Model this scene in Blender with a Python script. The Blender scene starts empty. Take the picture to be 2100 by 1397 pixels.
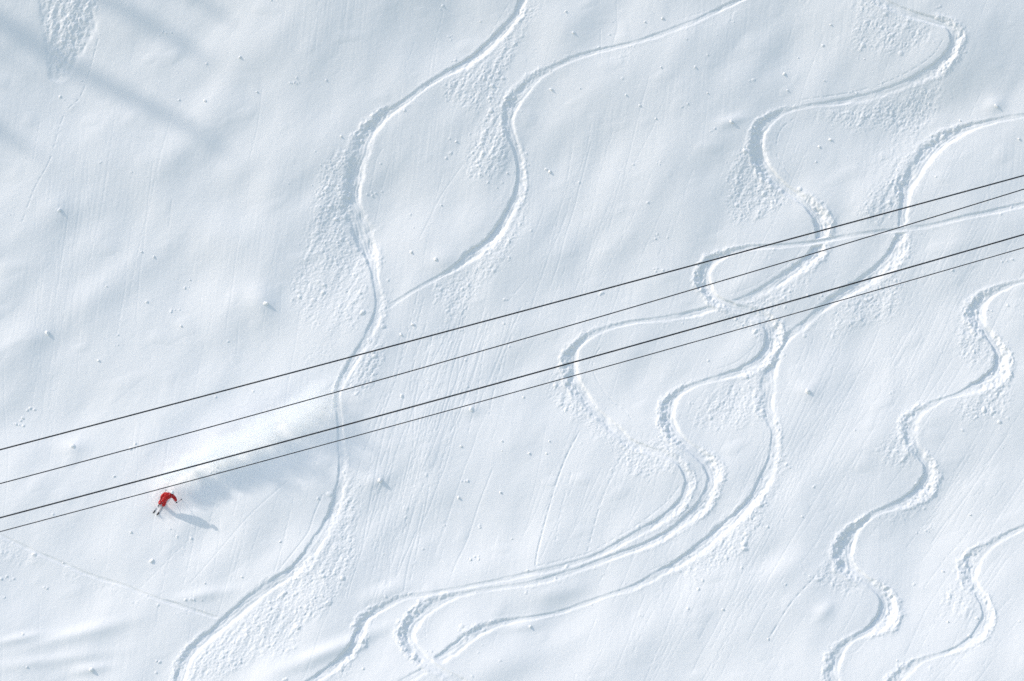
import bpy, bmesh, math, random
import numpy as np
from mathutils import Vector, Matrix

# ------------------------------------------------------------------ camera, sky, sun, exposure
W, H = 2100.0, 1397.0                     # size the traced measurements refer to
ALPHA = math.radians(33.0)                # steepness of the slope
BETA = math.radians(15.0)                 # how far the lens sits below the slope's normal
DIST = 150.0
LENS, SENSOR = 72.0, 36.0
SUN_EL = math.radians(18.0)               # sun above the slope's own plane
SUN_A, SUN_B = 0.785, 0.62                # in-plane direction to the sun: left, upslope
SUN_POWER, SKY_POWER, EXPOSURE = 2.0, 0.15, 0.40

E_U = Vector((1, 0, 0))
E_V = Vector((0, math.cos(ALPHA), math.sin(ALPHA)))
E_N = Vector((0, -math.sin(ALPHA), math.cos(ALPHA)))
def S2W(u, v, n=0.0):
    return E_U * u + E_V * v + E_N * n

scene = bpy.context.scene
col = scene.collection
cam_pos = E_N * (DIST * math.cos(BETA)) - E_V * (DIST * math.sin(BETA))
view = (-cam_pos).normalized()
cam_right = E_U.copy()
cam_up = cam_right.cross(view).normalized()
cd = bpy.data.cameras.new("camera"); cam = bpy.data.objects.new("camera", cd); col.objects.link(cam)
cd.lens, cd.sensor_width, cd.clip_start, cd.clip_end = LENS, SENSOR, 0.5, 4000
cam.matrix_world = Matrix((
    (cam_right.x, cam_up.x, -view.x, cam_pos.x),
    (cam_right.y, cam_up.y, -view.y, cam_pos.y),
    (cam_right.z, cam_up.z, -view.z, cam_pos.z), (0, 0, 0, 1)))
scene.camera = cam

s_uv = (-SUN_A * math.cos(SUN_EL), SUN_B * math.cos(SUN_EL))
SUN = S2W(s_uv[0], s_uv[1], math.sin(SUN_EL)).normalized()
world = bpy.data.worlds.new("World"); scene.world = world; world.use_nodes = True
wn = world.node_tree
sky = wn.nodes.new("ShaderNodeTexSky"); sky.sky_type = 'NISHITA'; sky.sun_disc = False
sky.sun_elevation = math.asin(SUN.z); sky.sun_rotation = math.atan2(SUN.x, SUN.y)
sky.altitude = 1200; sky.air_density = 2.0; sky.dust_density = 4.0; sky.ozone_density = 1.0
wn.links.new(sky.outputs[0], wn.nodes["Background"].inputs[0])
wn.nodes["Background"].inputs[1].default_value = SKY_POWER
sd = bpy.data.lights.new("sun", 'SUN'); sun = bpy.data.objects.new("sun", sd); col.objects.link(sun)
sd.energy, sd.angle, sd.color = SUN_POWER, math.radians(0.95), (1.0, 0.91, 0.83)
sun.location = SUN * 120
sun.rotation_euler = SUN.to_track_quat('Z', 'Y').to_euler()
scene.view_settings.view_transform = 'Standard'; scene.view_settings.look = 'None'
scene.view_settings.exposure = EXPOSURE; scene.view_settings.gamma = 1
scene.view_settings.use_curve_mapping = False
scene.cycles.use_denoising = False
scene.cycles.max_bounces = 14; scene.cycles.diffuse_bounces = 4; scene.cycles.volume_bounces = 12
scene.cycles.volume_step_rate = 1.0

rng = np.random.default_rng(7); random.seed(7)

# ------------------------------------------------------------------ measurement helpers
FPX = LENS / SENSOR * W
C3 = np.array(cam_pos); VW = np.array(view); RT = np.array(cam_right); UP = np.array(cam_up)
EU, EV, EN = np.array(E_U), np.array(E_V), np.array(E_N)
BOWL = 0.0058
def macro(v):
    """the slope eases off towards its foot: a shallow bowl"""
    return 0.5 * BOWL * np.minimum(np.abs(v), 45.0) ** 2 + BOWL * 45.0 * np.maximum(np.abs(v) - 45.0, 0)
def P(x, y, n=0.0):
    """photo measurement -> metres on the slope, at height n above it"""
    d = VW + RT * ((x - W / 2) / FPX) + UP * ((H / 2 - y) / FPX)
    m = 0.0
    for _ in range(4):
        p = C3 + d * ((n + m - C3 @ EN) / (d @ EN)); m = float(macro(p @ EV))
    return float(p @ EU), float(p @ EV)
def ray(x, y, depth):
    d = VW + RT * ((x - W / 2) / FPX) + UP * ((H / 2 - y) / FPX)
    return Vector(C3 + d * depth)
def UV2PX(u, v):
    q = np.stack([u, v], -1)
    p = q[..., :1] * EU + q[..., 1:] * EV + macro(q[..., 1:]) * EN - C3
    z = p @ VW
    return W / 2 + FPX * (p @ RT) / z, H / 2 - FPX * (p @ UP) / z
PPM = FPX / DIST                          # measured pixels per metre at the centre

def tag(o, label=None, cat=None, group=None, kind=None):
    if label: o["label"] = label
    if cat: o["category"] = cat
    if group: o["group"] = group
    if kind: o["kind"] = kind
    return o
def empty(name, M):
    o = bpy.data.objects.new(name, None); col.objects.link(o); o.matrix_world = M; o.empty_display_size = 0.3
    return o
def link(name, me, mat=None, parent=None):
    o = bpy.data.objects.new(name, me); col.objects.link(o)
    if mat: me.materials.append(mat)
    if parent: o.parent = parent
    return o

# ------------------------------------------------------------------ materials
def principled(name, rgb, rough=0.5, spec=0.5, metal=0.0):
    m = bpy.data.materials.new(name); m.use_nodes = True
    b = m.node_tree.nodes["Principled BSDF"]
    b.inputs["Base Color"].default_value = (*rgb, 1); b.inputs["Roughness"].default_value = rough
    b.inputs["Specular IOR Level"].default_value = spec; b.inputs["Metallic"].default_value = metal
    return m, m.node_tree, b
def noise_colour(nt, b, scale, c0, c1, lo=0.4, hi=0.6, detail=4):
    tc = nt.nodes.new("ShaderNodeTexCoord"); n = nt.nodes.new("ShaderNodeTexNoise")
    n.inputs["Scale"].default_value = scale; n.inputs["Detail"].default_value = detail
    r = nt.nodes.new("ShaderNodeValToRGB")
    r.color_ramp.elements[0].position, r.color_ramp.elements[1].position = lo, hi
    r.color_ramp.elements[0].color, r.color_ramp.elements[1].color = (*c0, 1), (*c1, 1)
    nt.links.new(tc.outputs["Object"], n.inputs["Vector"]); nt.links.new(n.outputs[0], r.inputs[0])
    nt.links.new(r.outputs[0], b.inputs["Base Color"])
    return n
SNOW, nt, b = principled("snow", (0.88, 0.885, 0.89), 0.75, 0.15)
n = noise_colour(nt, b, 9.0, (0.888, 0.868, 0.850), (0.908, 0.888, 0.870))
g = nt.nodes.new("ShaderNodeTexNoise"); g.inputs["Scale"].default_value = 22; g.inputs["Detail"].default_value = 3
tc = nt.nodes.new("ShaderNodeTexCoord"); nt.links.new(tc.outputs["Object"], g.inputs["Vector"])
bp = nt.nodes.new("ShaderNodeBump"); bp.inputs["Strength"].default_value = 0.25; bp.inputs["Distance"].default_value = 0.012
nt.links.new(g.outputs[0], bp.inputs["Height"]); nt.links.new(bp.outputs[0], b.inputs["Normal"])

# ------------------------------------------------------------------ the slope as one relief
CELL = 0.0555
U0, U1, V0, V1 = -40.8, 40.8, -28.5, 30.0
NX, NY = int((U1 - U0) / CELL) + 1, int((V1 - V0) / CELL) + 1
us = U0 + CELL * np.arange(NX); vs = V0 + CELL * np.arange(NY)
UU, VV = np.meshgrid(us, vs)
PX, PY = UV2PX(UU, VV)
FX = np.fft.rfftfreq(NX, CELL)[None, :]; FY = np.fft.fftfreq(NY, CELL)[:, None]
def lowpass(a, sx, sy, ang=0.0):
    c, s = math.cos(ang), math.sin(ang)
    f1, f2 = FX * c + FY * s, -FX * s + FY * c
    return np.fft.irfft2(np.fft.rfft2(a) * np.exp(-2 * math.pi ** 2 * ((f1 * sx) ** 2 + (f2 * sy) ** 2)), s=a.shape)
def gn(sx, sy=None, ang=0.0):
    a = lowpass(rng.standard_normal((NY, NX)), sx, sy or sx, ang)
    return a / a.std()
def sstep(a, b, x):
    t = np.clip((x - a) / (b - a), 0, 1); return t * t * (3 - 2 * t)
def idx(u, v):
    return (u - U0) / CELL, (v - V0) / CELL

# broad swells, wind ripples and grain
base = 0.14 * gn(3.6, 2.6, 0.5) + 0.036 * gn(1.3, 0.8, 0.9) + 0.016 * np.clip(gn(0.55, 0.4, 0.4) - 1.1, 0, 3) + 0.0035 * gn(0.5, 0.3, 1.1)
base += 0.0009 * gn(1.2, 0.05, math.radians(84)) * np.clip(gn(2.5) + 0.3, 0, 2) + 0.0012 * gn(0.12)
# hollows, knolls and wind ridges seen in the photograph: x, y, radius along, across (px), turn, height (m)
for x, y, ra, rb, ang, hh in (
        (1165, 60, 60, 45, 60, 0.40), (430, 470, 110, 40, -28, 0.30), (360, 540, 120, 60, -30, -0.15),
        (600, 330, 130, 80, 50, 0.35), (230, 330, 130, 60, 40, 0.22), (180, 420, 30, 24, 0, 0.10),
        (118, 430, 26, 26, 0, 0.26), (70, 690, 34, 24, 20, 0.26), (60, 745, 40, 24, 0, 0.16),
        (536, 618, 22, 26, 0, 0.32), (150, 916, 22, 16, 0, 0.28), (480, 640, 60, 40, 30, 0.18),
        (880, 430, 40, 60, -20, 0.22), (990, 340, 40, 70, -25, 0.18), (850, 590, 26, 34, -30, 0.22),
        (905, 535, 24, 18, 0, 0.18), (1130, 870, 120, 50, 35, 0.25), (1030, 1010, 60, 40, 20, 0.22),
        (770, 985, 26, 14, 15, 0.20), (790, 1215, 40, 16, 20, 0.30), (1140, 1215, 50, 16, 12, 0.22),
        (40, 1310, 40, 8, 12, 0.20), (160, 1300, 80, 12, 14, 0.26), (420, 1220, 50, 10, 10, 0.20),
        (700, 1325, 90, 12, 22, 0.26), (650, 1350, 60, 14, 18, 0.15), (185, 1372, 30, 9, 8, 0.22),
        (100, 1355, 110, 10, 8, 0.14), (1600, 1170, 40, 24, 30, 0.22), (1690, 1255, 20, 12, 45, 0.22),
        (1960, 500, 120, 60, 40, 0.20), (1780, 440, 50, 40, 50, 0.20), (2000, 110, 110, 40, 20, 0.25),
        (1420, 120, 120, 70, 50, 0.18), (390, 1140, 60, 30, 60, -0.14), (1080, 1345, 120, 30, 20, 0.20),
        (1320, 1300, 160, 40, 28, 0.22), (1070, 1285, 30, 8, 10, 0.12), (965, 838, 16, 12, 0, 0.18),
        (1655, 800, 18, 14, 0, 0.16), (1500, 250, 24, 10, 15, 0.22), (2040, 215, 16, 12, 20, 0.20)):
    t = math.radians(ang); dx, dy = PX - x, -(PY - y)
    a = (dx * math.cos(t) + dy * math.sin(t)) / ra; c = (-dx * math.sin(t) + dy * math.cos(t)) / rb
    base += 0.52 * hh * np.exp(-0.5 * (a * a + c * c) * 1.4)
relief = np.zeros_like(base)              # tracks and grooves
rough = np.zeros_like(base)               # 0..1 how much broken snow lies there
owner = np.zeros(base.shape, np.int8)     # which track a spot belongs to

def spline(pts, step):
    """Catmull-Rom through rows of numbers, resampled about every step metres"""
    p = np.array(pts, float); p = np.vstack([2 * p[0] - p[1], p, 2 * p[-1] - p[-2]])
    out = []
    for i in range(1, len(p) - 2):
        k = max(2, int(np.hypot(*(p[i + 1, :2] - p[i, :2])) / step)); t = (np.arange(k) / k)[:, None]
        a, b_, c, d = p[i - 1], p[i], p[i + 1], p[i + 2]
        out.append(0.5 * (2 * b_ + (c - a) * t + (2 * a - 5 * b_ + 4 * c - d) * t ** 2 + (3 * b_ - a - 3 * c + d) * t ** 3))
    out.append(p[-2:-1]); return np.vstack(out)

edge_n = 0.45 * gn(0.09) + 0.4 * gn(0.2) + 0.4 * gn(0.6)
floor_n = gn(0.07); wander = 0.8 * gn(1.2) + 0.6 * gn(0.25)
def carve(pts, ident, depth=1.0, berm=1.0, rubble=1.0):
    """pts: x, y, half width in measured px, from the top of the run downwards"""
    q = [(*P(x, y), w / PPM) for x, y, w in pts]
    s = spline(q, 0.08)
    tan = np.gradient(s[:, :2], axis=0); tan /= np.linalg.norm(tan, axis=1)[:, None] + 1e-9
    nrm = np.stack([-tan[:, 1], tan[:, 0]], 1)
    ang = np.unwrap(np.arctan2(tan[:, 1], tan[:, 0]))
    k = np.gradient(ang) / 0.08
    ker = np.hanning(41); ker /= ker.sum(); k = np.convolve(np.pad(k, 20, mode='edge'), ker, 'valid')
    outer = np.clip(-k * 5.0, -1, 1)      # +1: the outside of the turn lies on the left of travel
    best = np.full(base.shape, 1e9); sg = np.zeros_like(base); hw = np.ones_like(base) * 0.1; ot = np.zeros_like(base); lee = np.zeros_like(base)
    for i in range(len(s)):
        R = s[i, 2] * 2.6 + 0.5; iu, iv = idx(s[i, 0], s[i, 1]); r = int(R / CELL) + 1
        a0, a1, b0, b1 = max(0, int(iu) - r), min(NX, int(iu) + r + 2), max(0, int(iv) - r), min(NY, int(iv) + r + 2)
        if a0 >= a1 or b0 >= b1: continue
        du = us[a0:a1][None, :] - s[i, 0]; dv = vs[b0:b1][:, None] - s[i, 1]
        d2 = du * du + dv * dv; w = best[b0:b1, a0:a1]; m = d2 < w
        w[m] = d2[m]
        sg[b0:b1, a0:a1][m] = (du * nrm[i, 0] + dv * nrm[i, 1] if 0 < i < len(s) - 1 else np.sqrt(d2))[m]
        hw[b0:b1, a0:a1][m] = s[i, 2]; ot[b0:b1, a0:a1][m] = outer[i]; lee[b0:b1, a0:a1][m] = nrm[i, 1] * 0.6 - nrm[i, 0] * 0.8
    near = best < 1e8
    side = np.sign(sg) * ot               # >0 on the outside of the turn
    out = np.clip(side, 0, 1); inn = np.clip(-side, 0, 1)
    x = np.abs(sg) / hw + edge_n * (0.085 + 0.13 * out)
    D = depth * np.clip(0.21 * hw, 0.030, 0.125) * np.clip(1 + 0.25 * wander, 0.45, 1.6)
    f = sstep(-0.4, 0.4, np.sign(sg) * lee)     # uphill-left walls break off sharply, the others slump
    lo = f * (0.60 - 0.45 * out + 0.20 * inn) + (1 - f) * (0.42 - 0.30 * out); hi = 1.0 + 0.12 * out
    prof = -D * (1 - sstep(lo, hi, x)) + D * berm * (0.04 + 0.26 * out) * np.exp(-((x - 1.32) / 0.26) ** 2)
    prof += D * 0.085 * floor_n * (x < 1.15) * (0.45 + 1.2 * out)
    prof += D * 0.10 * np.sin(sg * 23.0 + 2.2 * wander) * (1 - sstep(0.5, 0.85, x)) * (1 - 0.6 * out)     # lines the two skis left on the floor
    m = near * (1 - sstep(1.05, 2.0, x))
    relief[:] = relief * (1 - m) + prof * near * (1 - sstep(1.9, 2.4, x))
    rough[:] = np.maximum(rough * (1 - 0.8 * (near & (x < 0.9))),
                          rubble * near * np.clip(out * 0.9 + 0.05, 0, 1) * sstep(-0.3, 0.5, x) * (1 - sstep(1.2, 2.3, x)))
    owner[near & (x < 1.28)] = ident

T1 = [(1100,-60,10),(1071,0,10),(1061,29,10),(1032,62,11),(996,99,11),(958,130,11),(915,152,9),(872,179,7),(829,212,8),(788,240,13),(757,275,16),(745,303,20),(734,338,21),(727,372,20),(722,405,22),(728,435,24),(742,470,26),(752,500,22),(765,535,14),(770,572,9),(777,605,9),(777,638,10),(768,665,12),(752,700,12),(733,730,11),(712,765,10),(697,795,8),(692,820,7),(697,858,7),(699,900,8),(703,943,9),(702,980,9),(698,1000,10),(689,1040,12),(672,1080,14),(650,1115,14),(628,1148,14),(600,1174,13),(550,1205,12),(510,1237,13),(473,1269,13),(430,1304,12),(395,1336,12),(378,1365,13),(368,1397,14),(360,1450,14)]
T2 = [(1600,-40,6),(1512,2,6),(1472,21,6),(1429,43,6),(1386,60,6),(1343,76,6),(1300,89,5),(1257,99,5),(1214,109,6),(1172,123,7),(1129,143,8),(1101,160,10),(1081,180,13),(1064,200,15),(1049,222,14),(1043,246,13),(1047,269,11),(1056,295,9),(1064,321,8),(1068,352,9),(1066,378,10),(1061,403,11),(1046,434,11),(1031,462,12),(1011,489,13),(988,511,13),(961,528,12),(938,546,8),(909,563,5),(872,583,4.5),(835,605,4.5),(806,623,5),(790,634,5)]
T3 = [(1780,-40,12),(1800,0,12),(1850,25,10),(1900,42,9),(1940,52,11),(1958,72,13),(1955,100,13),(1935,128,13),(1905,150,12),(1868,168,10),(1828,183,9),(1785,197,9),(1743,205,8),(1700,211,6),(1650,219,5),(1610,228,7),(1582,245,10),(1562,268,14),(1553,292,16),(1556,318,17),(1568,343,15),(1590,368,12),(1615,388,11),(1640,405,11),(1665,425,14),(1682,448,16),(1687,475,15),(1683,500,14),(1668,523,14),(1645,545,13),(1610,568,12),(1572,592,11),(1538,609,9),(1508,620,8),(1470,629,8),(1430,640,8),(1390,648,7),(1345,655,6),(1300,660,5),(1249,672,6),(1209,689,8),(1183,710,10),(1174,733,15),(1174,760,15),(1182,790,14),(1201,816,14),(1222,845,13),(1246,868,13),(1270,888,13),(1290,908,11),(1330,925,9),(1370,935,9),(1398,955,9),(1412,985,10),(1405,1020,10),(1386,1045,10),(1352,1070,9),(1310,1093,8),(1268,1117,8),(1228,1139,7),(1183,1155,7),(1133,1168,6),(1085,1178,6),(1018,1192,5),(951,1205,5),(884,1218,5),(834,1225,6),(805,1237,7),(772,1254,9),(748,1272,12),(739,1297,14),(728,1325,12),(704,1352,11),(672,1378,10),(640,1400,10),(590,1435,10)]
T5 = [(2180,406,6),(2100,421,6),(2034,436,6),(1967,450,6),(1917,462,5),(1860,470,5),(1800,476,5),(1734,485,5),(1674,496,5),(1600,505,5),(1545,508,6),(1500,517,8),(1466,532,11),(1447,553,14),(1446,576,15),(1455,597,13),(1472,615,11),(1500,628,10),(1535,638,11),(1565,650,14),(1583,672,16),(1584,700,16),(1572,725,14),(1550,747,12),(1520,761,10),(1485,772,8),(1450,781,6),(1420,791,7),(1393,806,9),(1376,826,13),(1372,850,15),(1376,875,15),(1390,898,13),(1410,915,12),(1435,935,13),(1455,955,15),(1464,982,15),(1455,1012,14),(1436,1042,13),(1402,1072,11),(1362,1100,9),(1317,1121,8),(1260,1141,7),(1200,1164,7),(1133,1186,7),(1085,1198,6),(1018,1207,5),(960,1217,6),(912,1230,9),(876,1250,13),(850,1273,16),(838,1300,17),(845,1326,15),(862,1347,12),(885,1366,10),(915,1385,10),(950,1402,10),(1000,1430,10)]
T4 = [(2180,228,6),(2098,238,6),(2044,247,7),(1987,262,10),(1945,282,15),(1915,306,18),(1890,335,18),(1872,365,17),(1857,390,18),(1855,412,13),(1852,440,11),(1850,473,12),(1843,505,17),(1830,530,18),(1803,556,17),(1765,582,15),(1722,607,12),(1687,632,9),(1650,665,9),(1614,692,10),(1595,719,13),(1584,745,16),(1577,779,18),(1575,808,18),(1573,836,17),(1583,865,12),(1590,888,9),(1588,917,10),(1583,948,12),(1567,985,13),(1550,1019,13),(1517,1057,13),(1477,1090,13),(1437,1124,12),(1394,1154,11),(1350,1178,9),(1300,1204,6),(1250,1220,4.5),(1200,1237,5),(1150,1255,5),(1100,1266,5),(1060,1272,6),(1018,1282,8),(974,1301,12),(938,1328,13),(901,1355,11),(867,1378,9),(834,1397,10),(780,1430,10)]
T6 = [(2180,566,5),(2098,579,5),(2067,588,7),(2030,606,11),(2008,628,17),(2004,650,20),(2014,675,16),(2035,696,11),(2047,714,12),(2053,736,15),(2048,762,17),(2027,782,15),(1998,797,12),(1964,811,5),(1938,818,4.5),(1912,831,7),(1884,848,11),(1868,868,18),(1867,893,17),(1877,920,14),(1893,938,12),(1905,952,13),(1907,973,15),(1895,1000,16),(1865,1024,13),(1828,1040,8),(1798,1052,6),(1771,1070,8),(1751,1090,13),(1736,1117,19),(1732,1141,20),(1744,1167,16),(1771,1187,12),(1798,1204,11),(1818,1224,14),(1823,1251,19),(1811,1274,17),(1784,1294,10),(1754,1308,6),(1728,1328,10),(1714,1355,14),(1709,1378,14),(1712,1399,12),(1730,1450,12)]
T7 = [(2180,1040,6),(2099,1082,6),(2062,1100,7),(2029,1121,10),(2004,1146,15),(1992,1171,18),(1997,1197,14),(2012,1221,11),(2022,1244,10),(2026,1268,12),(2016,1291,13),(1992,1314,10),(1958,1333,6),(1922,1345,4.5),(1888,1356,6),(1861,1375,11),(1841,1395,13),(1820,1440,12)]
T8 = [(-60,1068,4),(0,1098,4),(60,1127,4),(124,1154,4),(187,1181,4),(254,1201,4),(301,1221,4),(361,1241,4),(418,1259,4),(458,1272,4)]
T9 = [(726,742,8),(690,790,8),(640,830,9),(560,880,9),(480,925,9),(410,955,9),(360,985,9),(337,1012,9),(326,1040,8),(320,1052,5)]
carve(T9, 9, 0.15, 0.0, 0.5); carve(T8, 8, 1.5, 1.0, 0.8); carve(T7, 7); carve(T6, 6); carve(T4, 4); carve(T3, 3); carve(T5, 5); carve(T2, 2); carve(T1, 1)

# thin single-ski grooves
GROOVES = [
 [(789,298),(773,326),(769,344),(757,398)], [(1047,1),(1021,43),(1001,76)], [(1643,205),(1743,189),(1815,169),(1872,143),(1912,115),(1932,86)],
 [(1632,240),(1606,260),(1594,286),(1596,326),(1612,349),(1630,369)], [(1498,3),(1438,26),(1392,40)],
 [(1237,706),(1222,727),(1217,759),(1237,799),(1260,825),(1283,842),(1300,868)], [(1492,570),(1512,602)], [(1487,607),(1550,584),(1617,540),(1644,514)],
 [(1472,756),(1515,739),(1558,699),(1569,679)], [(1100,1162),(1150,1150),(1207,1134),(1250,1110),(1307,1077),(1367,1030),(1394,997)],
 [(1577,923),(1560,963),(1547,987)], [(1520,1023),(1484,1067),(1454,1094)], [(1394,1144),(1334,1170)], [(662,1017),(645,1057),(632,1094),(602,1134),(572,1171)],
 [(911,1239),(881,1264),(874,1284),(874,1314)], [(508,963),(428,1067),(358,1137),(284,1211)], [(590,990),(512,1060),(435,1147),(391,1197)],
 [(200,77),(167,187),(130,234),(103,327),(73,384),(47,454)], [(83,234),(68,330)], [(1420,950),(1430,985),(1420,1020),(1400,1046)], [(1437,960),(1440,1000),(1424,1030)],
 [(1098,1160),(1105,1120),(1135,1010),(1160,940),(1188,885)], [(1577,1310),(1620,1240),(1665,1190),(1685,1165)], [(1780,1110),(1795,1085),(1820,1062)],
 [(1745,1340),(1757,1335),(1775,1315),(1790,1302)], [(1998,1250),(1990,1275),(1983,1288)], [(1455,790),(1420,830),(1410,860)], [(1232,60),(1232,120)], [(1265,0),(1266,60)],
 [(955,330),(905,400),(880,450),(860,490)], [(1000,640),(960,760),(905,880)], [(1090,560),(1040,620)]]
groove = np.zeros_like(base)
def scratch(path, d, w, dotted=0.0):
    """path in metres; a furrow d deep, about w wide"""
    s = spline(path, 0.03); r = int(2.2 * w / CELL) + 1; run = 0.0; on = True
    for i in range(len(s)):
        run -= 0.03
        if dotted and run < 0:
            on = not on if random.random() < 0.85 else on; run = random.uniform(0.15, 0.55) * (1 if on else 0.7)
        if dotted and not on: continue
        iu, iv = idx(s[i, 0], s[i, 1]); a, b_ = int(round(iu)), int(round(iv))
        if a - r < 0 or b_ - r < 0 or a + r + 1 > NX or b_ + r + 1 > NY: continue
        du = us[a - r:a + r + 1][None, :] - s[i, 0]; dv = vs[b_ - r:b_ + r + 1][:, None] - s[i, 1]
        q = d * np.exp(-(du * du + dv * dv) / (w * w)); g_ = groove[b_ - r:b_ + r + 1, a - r:a + r + 1]
        np.maximum(g_, q, out=g_)
for gpts in GROOVES:
    scratch([P(*p) for p in gpts], 0.026 if len(gpts) > 4 else 0.015, 0.044, random.random() < 0.6)

for gpts, d in (([(1188,885),(1160,940),(1135,1010),(1105,1120),(1098,1160)], 0.045), ([(1685,1165),(1665,1190),(1620,1240),(1577,1310)], 0.040), ([(1290,900),(1262,960),(1230,1040),(1205,1130)], 0.03), ([(1175,960),(1150,1050),(1140,1110)], 0.02)):
    scratch([P(*p) for p in gpts], d, 0.05, 1)

# sprayed broken snow: outlines in measured px and how dense
DEB = [
 (0.95,[(1085,0),(1125,0),(1085,55),(1060,110),(1045,150),(1020,190),(985,215),(965,240),(945,225),(920,205),(885,182),(920,160),(960,140),(1000,115),(1035,80),(1060,45)]),
 (1.0,[(1055,175),(1020,195),(990,235),(975,270),(955,310),(955,370),(975,380),(1000,360),(1040,335),(1050,290),(1035,250),(1050,215)]),
 (0.5,[(990,370),(1050,330),(1052,380),(1030,430),(1010,440),(1000,400)]),
 (1.0,[(745,265),(690,310),(655,350),(640,410),(640,460),(660,500),(715,470),(705,420),(720,350)]),
 (0.7,[(640,440),(620,500),(585,590),(600,660),(660,690),(720,690),(765,660),(768,560),(750,510),(715,440)]),
 (0.9,[(1075,350),(1090,400),(1080,460),(1060,510),(1020,560),(980,600),(960,640),(900,640),(870,590),(930,560),(985,525),(1030,480),(1060,430)]),
 (0.75,[(1755,-20),(1735,60),(1740,110),(1800,115),(1880,110),(1920,85),(1925,60),(1880,40),(1830,25),(1790,-20)]),
 (0.8,[(1960,90),(1980,90),(1965,130),(1940,170),(1920,230),(1860,270),(1800,260),(1760,290),(1730,260),(1660,250),(1680,220),(1760,212),(1850,190),(1920,160)]),
 (1.0,[(1540,270),(1515,300),(1490,350),(1485,400),(1495,470),(1560,450),(1640,410),(1600,380),(1560,345)]),
 (0.95,[(1900,270),(1870,300),(1840,330),(1790,390),(1760,420),(1740,450),(1800,465),(1840,450),(1845,400),(1860,350)]),
 (0.55,[(1840,250),(1940,180),(1930,240),(1870,300),(1820,340),(1760,360)]),
 (0.85,[(1860,480),(1870,530),(1860,590),(1840,660),(1780,670),(1720,690),(1700,720),(1690,700),(1720,620),(1800,570),(1850,530)]),
 (0.95,[(1690,500),(1710,480),(1700,540),(1660,580),(1620,620),(1560,640),(1600,680),(1600,720),(1550,700),(1480,650),(1380,665),(1340,680),(1330,660),(1400,650),(1500,630),(1600,590),(1660,550)]),
 (0.6,[(1520,515),(1600,510),(1650,505),(1560,540)]),
 (0.9,[(1440,530),(1420,550),(1420,600),(1440,620),(1465,612),(1445,580)]),
 (0.9,[(1160,700),(1130,760),(1120,800),(1150,850),(1200,880),(1260,920),(1250,960),(1320,990),(1400,960),(1380,930),(1300,915),(1220,850),(1180,800),(1160,740)]),
 (0.95,[(1370,800),(1345,840),(1345,900),(1300,915),(1390,930),(1400,900),(1370,870)]),
 (0.75,[(1480,785),(1560,760),(1570,830),(1560,880),(1480,890),(1420,880),(1400,840),(1450,810)]),
 (0.95,[(1600,900),(1625,930),(1610,990),(1580,1040),(1560,1090),(1540,1140),(1480,1170),(1420,1190),(1380,1180),(1440,1130),(1500,1080),(1560,1010),(1590,950)]),
 (0.95,[(1465,940),(1485,990),(1470,1030),(1430,1070),(1400,1100),(1340,1140),(1280,1150),(1350,1110),(1420,1060),(1455,1010)]),
 (0.7,[(1290,1145),(1220,1170),(1150,1200),(1090,1220),(1020,1215),(1060,1200),(1180,1170)]),
 (0.9,[(2000,620),(1975,650),(1950,690),(1960,740),(2000,760),(2040,740),(2040,710),(2015,690)]),
 (0.85,[(2065,760),(2080,780),(2080,830),(2060,860),(1990,880),(1950,850),(1930,830),(1990,805),(2040,785)]),
 (0.85,[(1870,850),(1840,870),(1790,920),(1800,960),(1880,960),(1890,950),(1865,900)]),
 (0.8,[(1925,970),(1930,1000),(1905,1040),(1870,1060),(1830,1090),(1810,1070),(1830,1045),(1900,1015)]),
 (0.8,[(1725,1100),(1690,1150),(1650,1190),(1690,1220),(1760,1225),(1800,1230),(1780,1195),(1735,1160)]),
 (0.8,[(1840,1230),(1850,1260),(1830,1290),(1790,1320),(1770,1340),(1780,1310),(1820,1275)]),
 (0.75,[(1985,1150),(1940,1180),(1910,1220),(1920,1260),(1990,1270),(2010,1240),(1985,1200)]),
 (0.8,[(2040,1240),(2045,1270),(2030,1310),(1980,1340),(1930,1360),(1950,1340),(2015,1300)]),
 (1.0,[(705,860),(715,900),(722,960),(738,1000),(745,1040),(725,1080),(740,1130),(720,1180),(690,1240),(620,1290),(600,1340),(520,1360),(420,1410),(380,1410),(390,1350),(450,1300),(480,1280),(520,1245),(600,1190),(660,1130),(690,1080),(705,1000),(705,920)]),
 (0.95,[(750,690),(788,690),(790,750),(770,800),(740,820),(700,800),(720,750)]),
 (0.6,[(620,720),(700,700),(680,740),(600,760)]),
 (0.7,[(-20,1098),(120,1156),(250,1205),(400,1258),(455,1275),(400,1270),(280,1250),(220,1212),(140,1195),(100,1160),(-20,1160)]),
 (0.9,[(80,-20),(205,-20),(195,60),(170,100),(140,150),(120,165),(100,160),(95,110),(85,50)]),
 (0.55,[(210,-10),(330,-10),(290,20),(240,18)]),
 (0.85,[(850,1250),(825,1290),(828,1340),(870,1375),(890,1372),(850,1335),(838,1300)]),
 (0.9,[(1010,1283),(930,1308),(885,1338),(895,1365),(940,1335),(1000,1300)]),
 (0.7,[(1255,105),(1310,100),(1290,135),(1260,140)]), (0.65,[(1380,72),(1530,10),(1520,40),(1420,75),(1395,105),(1370,90)]),
 (0.35,[(1560,-20),(1720,-20),(1650,40),(1570,30)]), (0.6,[(690,1260),(770,1250),(740,1340),(760,1400),(690,1400),(640,1397),(720,1330)]),
 (0.45,[(2060,590),(2120,600),(2110,700),(2080,660)]), (0.55,[(1890,1360),(1990,1320),(1960,1370),(1880,1397)]),
 (0.5,[(960,640),(900,640),(880,720),(850,820),(890,850),(930,740)]), (0.5,[(860,900),(900,870),(880,1000),(800,1130),(780,1110),(840,980)])]
deb = np.zeros_like(base)
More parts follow.
